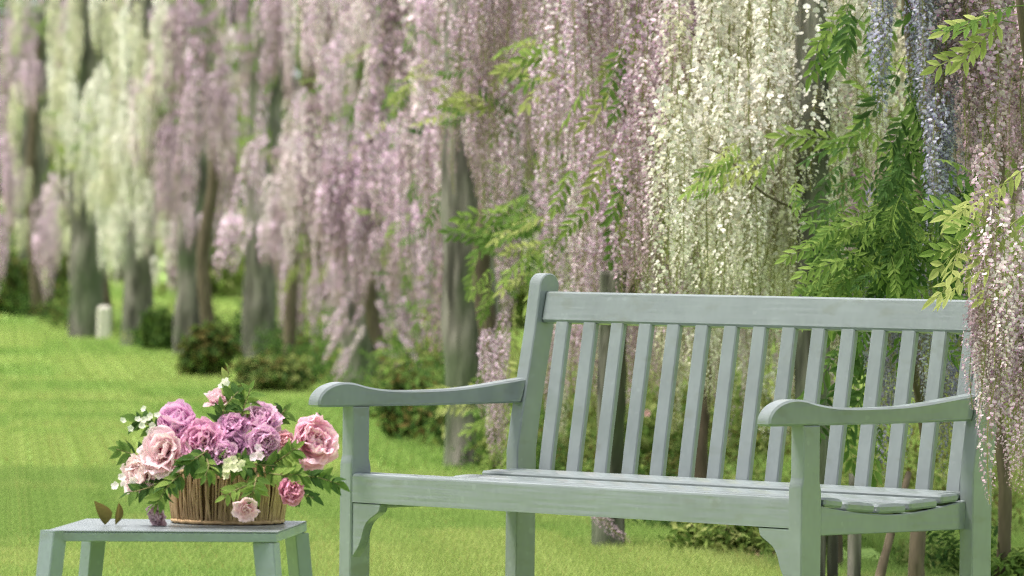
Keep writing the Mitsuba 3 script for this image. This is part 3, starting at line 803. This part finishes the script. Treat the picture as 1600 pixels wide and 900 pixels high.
# --- pink vine behind the left half of the bench
v = vine('pink wisteria behind the left back post of the bench')
curtain(v, 796, 925, [(796, 480), (820, 470), (870, 440), (925, 540)], 90, ['pink', 'blush', 'mauve', 'pink', 'dusk'], top=-60, back=(-1.2, .8))
curtain(v, 930, 1085, [(930, 560), (1000, 500), (1085, 540)], 110, ['mauve', 'mauve', 'pink', 'dusk', 'blush'], top=-60, back=(-1.6, 1.0))
for i in range(30): put_raceme(v, rw.uniform(868, 1050), rw.uniform(540, 650), row_depth(950) + rw.uniform(.4, 2.0), ['mauve', 'pink', 'dusk'][i % 3], rw.uniform(.6, .9))
curtain(v, 1040, 1085, [(1040, 480), (1085, 500)], 6, ['pink'], top=330, back=(0, .6))
for (x0, x1, y0, y1, n, a) in ((805, 850, -10, 30, 5, None), (850, 920, 40, 120, 12, 190), (800, 900, 300, 370, 12, 195), (830, 890, 370, 425, 6, 200), (980, 1050, 200, 285, 9, 250), (930, 990, 60, 110, 5, None)):
    leaves(v, x0, x1, y0, y1, n, ['young', 'bright', 'mid'], (-.5, -.1), a)
stem(v, [(960, 880, 19.3), (940, 700, 19.3), (975, 500, 19.4), (1028, 340, 19.2), (1018, 250, 19.2), (1030, -60, 19.3)], .02)
stem(v, [(1110, 900, 19.6), (1095, 720, 19.6), (1100, 560, 19.7), (1060, 300, 19.6)], .03, 'stem')
for i in range(7): put_raceme(v, rw.uniform(755, 800), rw.uniform(640, 735), 20.2 + rw.random(), ['mauve', 'pink'][i % 2], .6)
put_raceme(v, 985, 850, 18.6, 'mauve', .5, -.9)

# --- vine on the post behind the left arm
v = vine('dusty pink wisteria on the post behind the left bench arm')
curtain(v, 690, 800, [(690, 360), (740, 350), (800, 400)], 115, ['mauve', 'pink', 'blush', 'dusk'], top=-60, back=(-1.6, .8))
leaves(v, 700, 800, 60, 190, 30, ['mid', 'bright', 'young'], (-1.8, .0))
leaves(v, 765, 830, 270, 420, 16, ['mid', 'bright'], (-.9, .2))
leaves(v, 752, 806, 440, 640, 15, ['young', 'bright', 'mid'], (-.8, .5), 270)
leaves(v, 745, 800, 600, 720, 14, ['bright', 'mid', 'young'], (-.4, .8))
stem(v, [(770, 740, 25.0), (775, 600, 24.9), (752, 420, 24.9), (768, 200, 24.9), (716, -60, 24.9)], .05)

# --- next vine to the left
v = vine('pink wisteria with loose tails hanging over the post left of the bench')
curtain(v, 535, 690, [(535, 500), (600, 490), (690, 480)], 60, ['pink', 'mauve'], top=200, back=(-1.8, 0))
curtain(v, 540, 700, [(540, 440), (600, 430), (640, 380), (700, 370)], 150, ['mauve', 'pink', 'blush', 'dusk'], top=-60, back=(-1.8, 1.0))
leaves(v, 550, 760, 30, 190, 44, ['mid', 'bright', 'young'], (-2.4, -.8))
leaves(v, 600, 690, 270, 480, 14, ['bright', 'mid'], (-1.0, .5))
for (x, y, s, t_) in ((556, 480, 1.0, .02), (606, 460, .9, .06), (640, 540, 1.15, .24), (650, 470, 1.0, .2), (512, 600, .42, .45), (660, 575, .55, -.9), (632, 560, .8, .05), (524, 590, .42, .5), (660, 585, .42, -.6)):
    for q in range(4): put_raceme(v, x + rw.normal(0, 9), y - q * 22 + rw.normal(0, 8), 33.5 + rw.normal(0, .15), ['pink', 'blush', 'mauve'][q % 3], s, t_)
stem(v, [(590, 640, 35.0), (600, 560, 35.0), (580, 480, 35.0), (566, 200, 34.9), (575, -60, 34.9)], .05)
stem(v, [(640, 650, 34.0), (620, 580, 34.2), (650, 520, 34.4), (640, 420, 34.5)], .05)
leaves(v, 490, 560, 480, 550, 7, ['bright', 'mid', 'young'], (-1.0, 1.0))
leaves(v, 560, 700, 480, 550, 10, ['bright', 'mid'], (-1.0, 1.0))

# --- bright pink
v = vine('rose pink wisteria right of the tall bare post in mid row')
curtain(v, 415, 540, [(415, 420), (470, 490), (500, 400), (540, 450)], 125, ['pink', 'blush', 'mauve', 'pink', 'dusk'], top=-60, back=(-3.0, .5))
put_raceme(v, 345, 432, 41, 'pink', 1.5, .22); put_raceme(v, 352, 430, 41, 'pink', 1.4, .3); put_raceme(v, 338, 440, 41.3, 'pink', 1.2, .25)
put_raceme(v, 375, 245, 42, 'pink', .8, 1.0); put_raceme(v, 395, 255, 42, 'pink', .8, 1.1)
stem(v, [(452, 560, 43), (458, 420, 43), (470, 280, 43), (480, 100, 43), (470, -60, 43)], .05)
stem(v, [(512, 470, 41), (500, 380, 41), (492, 280, 41), (486, 60, 41)], .035)
leaves(v, 340, 440, 60, 120, 12, ['bright', 'mid'], (-3, 0)); leaves(v, 370, 420, 190, 250, 10, ['bright', 'young'], (-3, -1)); leaves(v, 500, 545, 100, 260, 14, ['bright', 'mid'], (-3, 0))

v = vine('dusty pink wisteria between the tall bare post and the white curtain')
curtain(v, 245, 400, [(245, 400), (300, 470), (350, 400), (400, 260)], 170, ['mauve', 'pink', 'blush', 'dusk', 'mauve'], top=-60, back=(-2.6, 1.5))
leaves(v, 230, 420, -20, 60, 34, ['mid', 'bright'], (-2, 0)); leaves(v, 270, 340, 110, 190, 22, ['bright', 'mid'], (-2, 0)); leaves(v, 300, 380, 60, 120, 14, ['mid'], (-2, 0))
stem(v, [(330, 560, 44), (318, 400, 44), (335, 250, 44), (310, 60, 44)], .06)

v = vine('greenish white wisteria curtain over the far part of the row')
curtain(v, 100, 205, [(100, 330), (130, 320), (160, 430), (205, 450)], 140, ['white', 'white', 'cream'], top=-60, back=(-2.4, 1.0))
curtain(v, 195, 262, [(195, 420), (262, 440)], 70, ['white', 'cream', 'blush'], top=-40, back=(-3.5, 1.0))
curtain(v, 62, 112, [(62, 200), (112, 260)], 22, ['cream', 'white'], top=20, back=(-1.0, 1.0))
leaves(v, 85, 190, 165, 265, 34, ['young', 'bright'], (-3.5, -2.0))
stem(v, [(175, 530, 57), (158, 400, 57), (140, 250, 57), (118, 60, 57)], .05)

v = vine('faded pink wisteria at the far left end of the row')
curtain(v, -20, 110, [(-20, 460), (40, 430), (80, 470), (110, 330)], 150, ['mauve', 'pink', 'cream'], top=-60, back=(-3.0, 2.0))
leaves(v, -20, 110, -30, 70, 34, ['mid', 'bright'], (-3, 0)); leaves(v, -10, 40, 250, 400, 14, ['bright', 'mid'], (-2, 1))
stem(v, [(60, 480, 66), (48, 300, 66), (60, 60, 66)], .08)

# --- second side of the arbour, behind
v = vine('low hanging mauve wisteria on the rear side, seen through the bench slats')
for i in range(90):
    px = rw.uniform(440, 800); put_raceme(v, px, rw.uniform(430, 570), row_depth(px) * rw.uniform(1.04, 1.16), ['mauve', 'dusk', 'pink'][i % 3], rw.uniform(.8, 1.1))
for i in range(70):
    px = rw.uniform(850, 1320); put_raceme(v, px, rw.uniform(560, 700), row_depth(px) * rw.uniform(1.06, 1.16), ['mauve', 'pink', 'cream'][i % 3] if px < 1080 else ['cream', 'white', 'mauve'][i % 3], rw.uniform(.7, 1.0))
for i in range(44):
    px = rw.uniform(430, 1060); put_leaf(v, px, rw.uniform(20, 420), row_depth(px) - rw.uniform(.5, 1.6) * row_depth(px) / 24, ['young', 'bright', 'mid'][i % 3], None, 250)
v = vine('shaded pink wisteria on the rear side of the arbour, seen through the gaps')
for i in range(230):
    px = rw.uniform(380, 1640); d = row_depth(px) * rw.uniform(1.13, 1.25)
    b = 520 if px > 760 else 440
    put_raceme(v, px, -20 + (b + 20) * rw.random() ** .8, d, ['mauve', 'mauve', 'cream', 'pink'][i % 4], rw.uniform(1.0, 1.3), coarse=True)
for i in range(260):
    px = rw.uniform(-20, 1640); d = row_depth(px) * rw.uniform(1.1, 1.3)
    put_leaf(v, px, rw.uniform(-40, 300), d, ['mid', 'dark', 'bright', 'mid'][i % 4], rw.uniform(1.2, 1.9))
v = vine('faint pink wisteria on the rear side at the far end of the arbour')
for i in range(170):
    px = rw.uniform(-30, 400); d = row_depth(px) * rw.uniform(1.13, 1.25)
    put_raceme(v, px, rw.uniform(-20, 450), d, ['mauve', 'pink', 'cream'][i % 3], rw.uniform(1.1, 1.5), coarse=True)

# ------------------------------------------------------------------ bushes, border plants, trees beyond
def leaf_cloud(center, radii, n, size, tones, seed, hollow=.35):
    r = np.random.default_rng(seed)
    d = r.normal(size=(n, 3)); d /= np.linalg.norm(d, axis=1, keepdims=True)
    rad = (hollow + (1 - hollow) * r.random(n) ** .6)
    nz = meshkit.fbm(d * 2.9 + seed, 3, seed)
    p = np.asarray(center) + d * (rad * (.30 + 1.35 * nz))[:, None] * np.asarray(radii)
    a = r.normal(size=(n, 3)) * .7 + d + [0, 0, .35]; a /= np.linalg.norm(a, axis=1, keepdims=True)
    b = np.cross(a, r.normal(size=(n, 3))); b /= np.linalg.norm(b, axis=1, keepdims=True); c = np.cross(a, b)
    s = size * r.uniform(.6, 1.3, n)[:, None]
    V = np.stack([p - b * s, p + c * s * .42 + a * s * .1, p + b * s, p - c * s * .42 + a * s * .1], 1).reshape(-1, 3)
    o = np.arange(n)[:, None] * 4
    Fc = np.vstack([o + [0, 1, 2], o + [0, 2, 3]])
    keep = V[:, 2].reshape(n, 4).min(1) > 0.005
    Fc = Fc[np.tile(keep, 2)]
    cs = np.array([LEAFC[tones[i]][0] for i in r.integers(len(tones), size=n)]); ce = np.array([LEAFC[tones[i]][1] for i in r.integers(len(tones), size=n)])
    k = r.random((n, 1)); col = np.repeat(cs * (1 - k) + ce * k, 4, 0)
    return mesh(V, Fc), col


def bush(name, label, px, base, d, w, h, n, size, tones, seed, group=None):
    k = thing(name, label, 'bush' if name != 'border_plant' else 'plant', group)
    p = at(px, base, d); p[2] = 0
    m, col = leaf_cloud(p + [0, 0, h * .48], (w, w * .8, h * .56), n, size, tones, seed)
    part(k, 'foliage', mikit.ply(m, 'leaf_skin', color=col))
    r = np.random.default_rng(seed); ms = []
    for i in range(6):
        a = r.uniform(0, 6.28)
        ms.append(tube(spline([p + [0, 0, -.02], p + np.array([math.cos(a) * w * .25, math.sin(a) * w * .25, h * .3]), p + np.array([math.cos(a) * w * .5, math.sin(a) * w * .45, h * .7])], 4), .012, 5))
    part(k, 'twigs', mikit.ply(cat(ms), 'vine_wood', smooth=True))
    return k


bush('bush', 'dark bronze green bush at the foot of a mid row post', 322, 585, 40.5, .21, .38, 2400, .035, ['dark', 'brown', 'brown', 'mid'], 1)
bush('bush', 'low bronze green bush left of the bench arm', 425, 606, 37, .25, .24, 2200, .032, ['brown', 'mid', 'dark', 'young'], 2)
bush('bush', 'dark low shrub behind the left bench arm', 634, 700, 28.5, .13, .34, 1600, .03, ['dark', 'brown', 'mid'], 3)
bush('bush', 'dim shrub under the far pink wisteria at the left edge', 40, 497, 68, .6, .8, 2000, .07, ['dark', 'mid', 'brown'], 4)
bush('bush', 'bright green plant clump behind the bench legs', 1120, 862, 18.8, .17, .15, 1200, .020, ['mid', 'bright', 'young'], 5)
bush('bush', 'small green plant behind the far bench leg', 1580, 880, 16.6, .10, .16, 700, .02, ['bright', 'mid'], 6)
bush('bush', 'green plant beside a far post under white blossom', 245, 560, 49, .18, .36, 1200, .04, ['mid', 'bright', 'dark'], 7)
bush('bush', 'small leafy plant at the post behind the left bench arm', 792, 735, 24.5, .12, .30, 1300, .026, ['bright', 'mid', 'young'], 8)
mu, cu = [], []
ru = np.random.default_rng(41)
for i in range(250):
    px = ru.uniform(-30, 800); d = row_depth(px) * ru.uniform(1.0, 1.16) + .1
    if i > 115: px = ru.uniform(740, 1640); d = row_depth(px) * ru.uniform(1.04, 1.14) + .3
    if i > 145: px = ru.uniform(440, 1640); d = row_depth(px) * ru.uniform(1.2, 1.75) + .3
    if (685 < px < 765 and d < 27) or 128 < px < 192: continue
    p = at(px, 450, d); p[2] = 0
    hh = ru.uniform(.10, .42) * (1.0 if px < 800 else .6) * (1 if i < 146 else 2.2); ww = ru.uniform(.12, .34) * (1.0 if px < 800 else .55) * (1 if i < 146 else 1.7)
    m, c = leaf_cloud(p + [0, 0, hh * .42], (ww, ww, hh * .75), 330, .028 if d > 26 else .016, ((['dark', 'mid', 'brown'], ['mid', 'bright'], ['bright', 'young', 'mid'], ['dark', 'mid'])[i % 4] if i < 146 else (['young', 'bright', 'brown'], ['mid', 'brown', 'young'], ['bright', 'young'])[i % 3]), 400 + i, .1)
    mu.append(m); cu.append(c)
scene['undergrowth'] = mikit.ply(cat(mu), 'leaf_skin', color=np.vstack(cu))
labels['undergrowth'] = {'label': 'low mixed undergrowth between the feet of the posts', 'kind': 'stuff', 'category': 'undergrowth'}
HB_ = [(60, 110, 'pale green hedge bush at the far left beyond the arbour'), (330, 88, 'pale green hedge bush beyond the tall bare post'), (480, 80, 'yellow green hedge bush beyond the rose pink wisteria'),
       (640, 70, 'yellow green hedge bush beyond the post left of the bench'), (800, 62, 'yellow green hedge bush beyond the left bench post'), (960, 54, 'sunlit hedge bush seen through the left bench slats'),
       (1130, 50, 'sunlit hedge bush seen through the middle bench slats'), (1320, 46, 'dark hedge bush seen through the right bench slats'), (1520, 44, 'hedge bush beyond the far bench end')]
for i, (px, d, lab) in enumerate(HB_):
    bush('hedge_bush', lab, px, 470, d, 90 * d / F * 1.25, (2.0 + .5 * (i % 2)) * d / 62, 4200, .085 * d / 62, (['young', 'young', 'bright'] if i != 7 else ['mid', 'bright']), 20 + i)


def tree(label, px, d, h, w, n, size, tones, seed):
    k = thing('tree', label, 'tree', 'trees beyond the arbour')
    p = at(px, 400, d); p[2] = 0
    r = np.random.default_rng(seed)
    path = spline([p, p + [.1, 0, h * .25], p + [-.1, .1, h * .6]], 6)
    part(k, 'trunk', mikit.ply(tube(path, np.linspace(.22, .1, len(path)), 10, .15, seed), 'vine_wood', smooth=True))
    ms, cs = [], []
    for i in range(9):
        c = p + [r.normal(0, w * .38), r.normal(0, w * .3), h * r.uniform(.28, .95)]
        m, col = leaf_cloud(c, (w * .5, w * .45, h * .22), n // 9, size, tones, seed * 13 + i, .1); ms.append(m); cs.append(col)
    part(k, 'crown', mikit.ply(cat(ms), 'leaf_skin', color=np.vstack(cs)))


TR = ['beyond the far left end', 'beyond the far white curtain', 'beyond the tall bare post', 'beyond the rose pink wisteria', 'beyond the bench arm', 'beyond the left bench slats', 'beyond the white curtain', 'beyond the blue racemes', 'beyond the upper right corner']
for i, px in enumerate((20, 190, 380, 540, 720, 900, 1100, 1330, 1560)):
    d = 125 - i * 6.5
    tree(f'broad green tree {TR[i]}', px, d, 7.5 + (i % 3), 3.0, 5400, .19, ['mid', 'bright', 'dark'], 60 + i)

# pink roses far behind, small sun-bleached marker
for i, (px, py, d, lab) in enumerate(((526, 462, 60, 'left of the hanging tails'), (692, 492, 52, 'beside the post behind the bench arm'), (1196, 600, 27, 'seen through the bench slats'), (1014, 632, 24, 'seen low through the bench slats'))):
    k = thing('rose_bush', f'blurred pink rose bush {lab}', 'rose bush')
    p = at(px, py, d)
    base = p.copy(); base[2] = p[2] * .55
    m, col = leaf_cloud(base, (.22, .2, max(p[2] * .55, .1)), 900, .03, ['mid', 'bright', 'young'], 90 + i); part(k, 'foliage', mikit.ply(m, 'leaf_skin', color=col))
    for q in range(2 if d < 40 else 4):
        A = face_to((rw.normal(0, .4), -1, .4)); ms, c = [], []
        cen = p + np.array([rw.normal(0, .05), -.27, rw.normal(0, .04)])
        m, cc = petal_mesh(.018 if d < 40 else .032, .014 if d < 40 else .024, 5, 60, .4, .2, q, (.62, .34, .32), (.78, .56, .52), 4, 4)
        for z in range(6):
            w = m.copy(); w.vertices = w.vertices @ (A @ rot([0, 0, 1], z * 1.05)).T + cen; ms.append(w); c.append(cc)
        bm = cat(ms); bm.merge_vertices()
        part(k, 'bloom', mikit.ply(cat(ms), 'blossom', color=np.vstack(c)))
k = thing('marker_post', 'short white marker post in the grass by a far thick post', 'marker post')
p = on_plane(162, 532, 0)
scene['white_wood'] = principled((.50, .49, .43), .7, .2)
scene[k] = mikit.ply(cbox(p[0] - .065, p[0] + .065, p[1] - .05, p[1] + .05, -.02, .33, .025), 'white_wood', smooth=30)

# ------------------------------------------------------------------ grass
TONE = [((.21, .31, .085), (.37, .485, .155)), ((.165, .275, .07), (.31, .435, .13)), ((.245, .34, .095), (.42, .505, .175))]


def grass_tile(n, tone, hmin, hmax, width, seed, side):
    r = np.random.default_rng(seed)
    x, y = r.uniform(0, side, n), r.uniform(0, side, n)
    h = r.uniform(hmin, hmax, n); a = r.uniform(0, 6.28, n)
    amp = .45 if width < .002 else .10
    cl = meshkit.fbm(np.stack([x * 7 / max(side, .8), y * 4 / max(side, .8), 0 * x + seed], 1), 3, seed)[:, None]
    k = np.clip(amp * r.random((n, 1)) + (1 - amp) * (.5 + 1.7 * (cl - .5)), 0, 1); h = h * (.75 + .5 * cl[:, 0])
    lean = r.uniform(.1, .8, n) * h; b = r.uniform(0, 6.28, n)
    wv = np.stack([np.cos(a), np.sin(a), 0 * a], 1) * (width * r.uniform(.6, 1.3, n))[:, None]
    p0 = np.stack([x, y, 0 * x - .002], 1); lv = np.stack([np.cos(b) * lean, np.sin(b) * lean, 0 * b], 1)
    mid = p0 + lv * .35 + np.array([0, 0, 1]) * (h * .6)[:, None]; tip = p0 + lv + np.array([0, 0, 1]) * h[:, None]
    V = np.stack([p0 - wv, p0 + wv, mid + wv * .7, mid - wv * .7, tip], 1).reshape(-1, 3)
    o = np.arange(n)[:, None] * 5
    Fc = np.vstack([o + [0, 1, 2], o + [0, 2, 3], o + [3, 2, 4]])
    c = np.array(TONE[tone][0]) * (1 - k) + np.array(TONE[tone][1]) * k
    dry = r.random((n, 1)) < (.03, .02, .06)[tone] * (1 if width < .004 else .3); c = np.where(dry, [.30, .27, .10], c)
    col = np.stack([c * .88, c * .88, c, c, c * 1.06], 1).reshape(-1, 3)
    return mesh(V, Fc), col


LOD = [(2600, .5, .022, .055, .0016, .5), (1100, 1, .025, .055, .0032, .8), (900, 1, .03, .06, .008, 1.6), (700, 1, .03, .07, .016, 3.2)]
for li, (n, _, h0, h1, w, side) in enumerate(LOD):
    for q in range(3):
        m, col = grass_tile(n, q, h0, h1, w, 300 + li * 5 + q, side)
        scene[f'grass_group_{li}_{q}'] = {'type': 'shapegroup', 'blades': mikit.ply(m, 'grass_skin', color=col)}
labels['lawn_grass'] = {'label': 'short bright green mown grass of the lawn', 'kind': 'stuff', 'category': 'grass'}
rg = np.random.default_rng(9)
cnt = 0
for li, (d0, d1) in enumerate(((16.4, 24), (24, 40), (40, 64), (64, 112))):
    side = LOD[li][5]
    for y in np.arange(d0, d1, side):
        hw = (y + side) * 800 / F + .3
        for x in np.arange(-hw - side * .5, hw, side):
            xc, yc = x + side / 2, y + side / 2
            if ((xc - .84) / .20) ** 2 + ((yc - 18.5) / .9) ** 2 < 1 and rg.random() < .85: continue
            cnt += 1
            zs = .75 + .6 * meshkit.fbm(np.array([xc * .9, yc * .35, 0]), 3, 4)
            tn = meshkit.fbm(np.array([xc * .55, yc * .22, 5]), 3, 8) + rg.normal(0, .10)
            pick = 1 if tn < .45 else (2 if tn > .56 else 0)
            M = np.diag([1, 1, zs])
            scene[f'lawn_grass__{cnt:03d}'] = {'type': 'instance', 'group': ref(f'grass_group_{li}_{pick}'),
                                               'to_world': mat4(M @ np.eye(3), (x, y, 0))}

# shape groups that nothing uses
in_use = {c['id'] for e in scene.values() if isinstance(e, dict) and e.get('type') == 'instance' for c in e.values() if isinstance(c, dict) and c.get('type') == 'ref'}
for k in [k for k, e in scene.items() if isinstance(e, dict) and e.get('type') == 'shapegroup' and k not in in_use]:
    del scene[k]
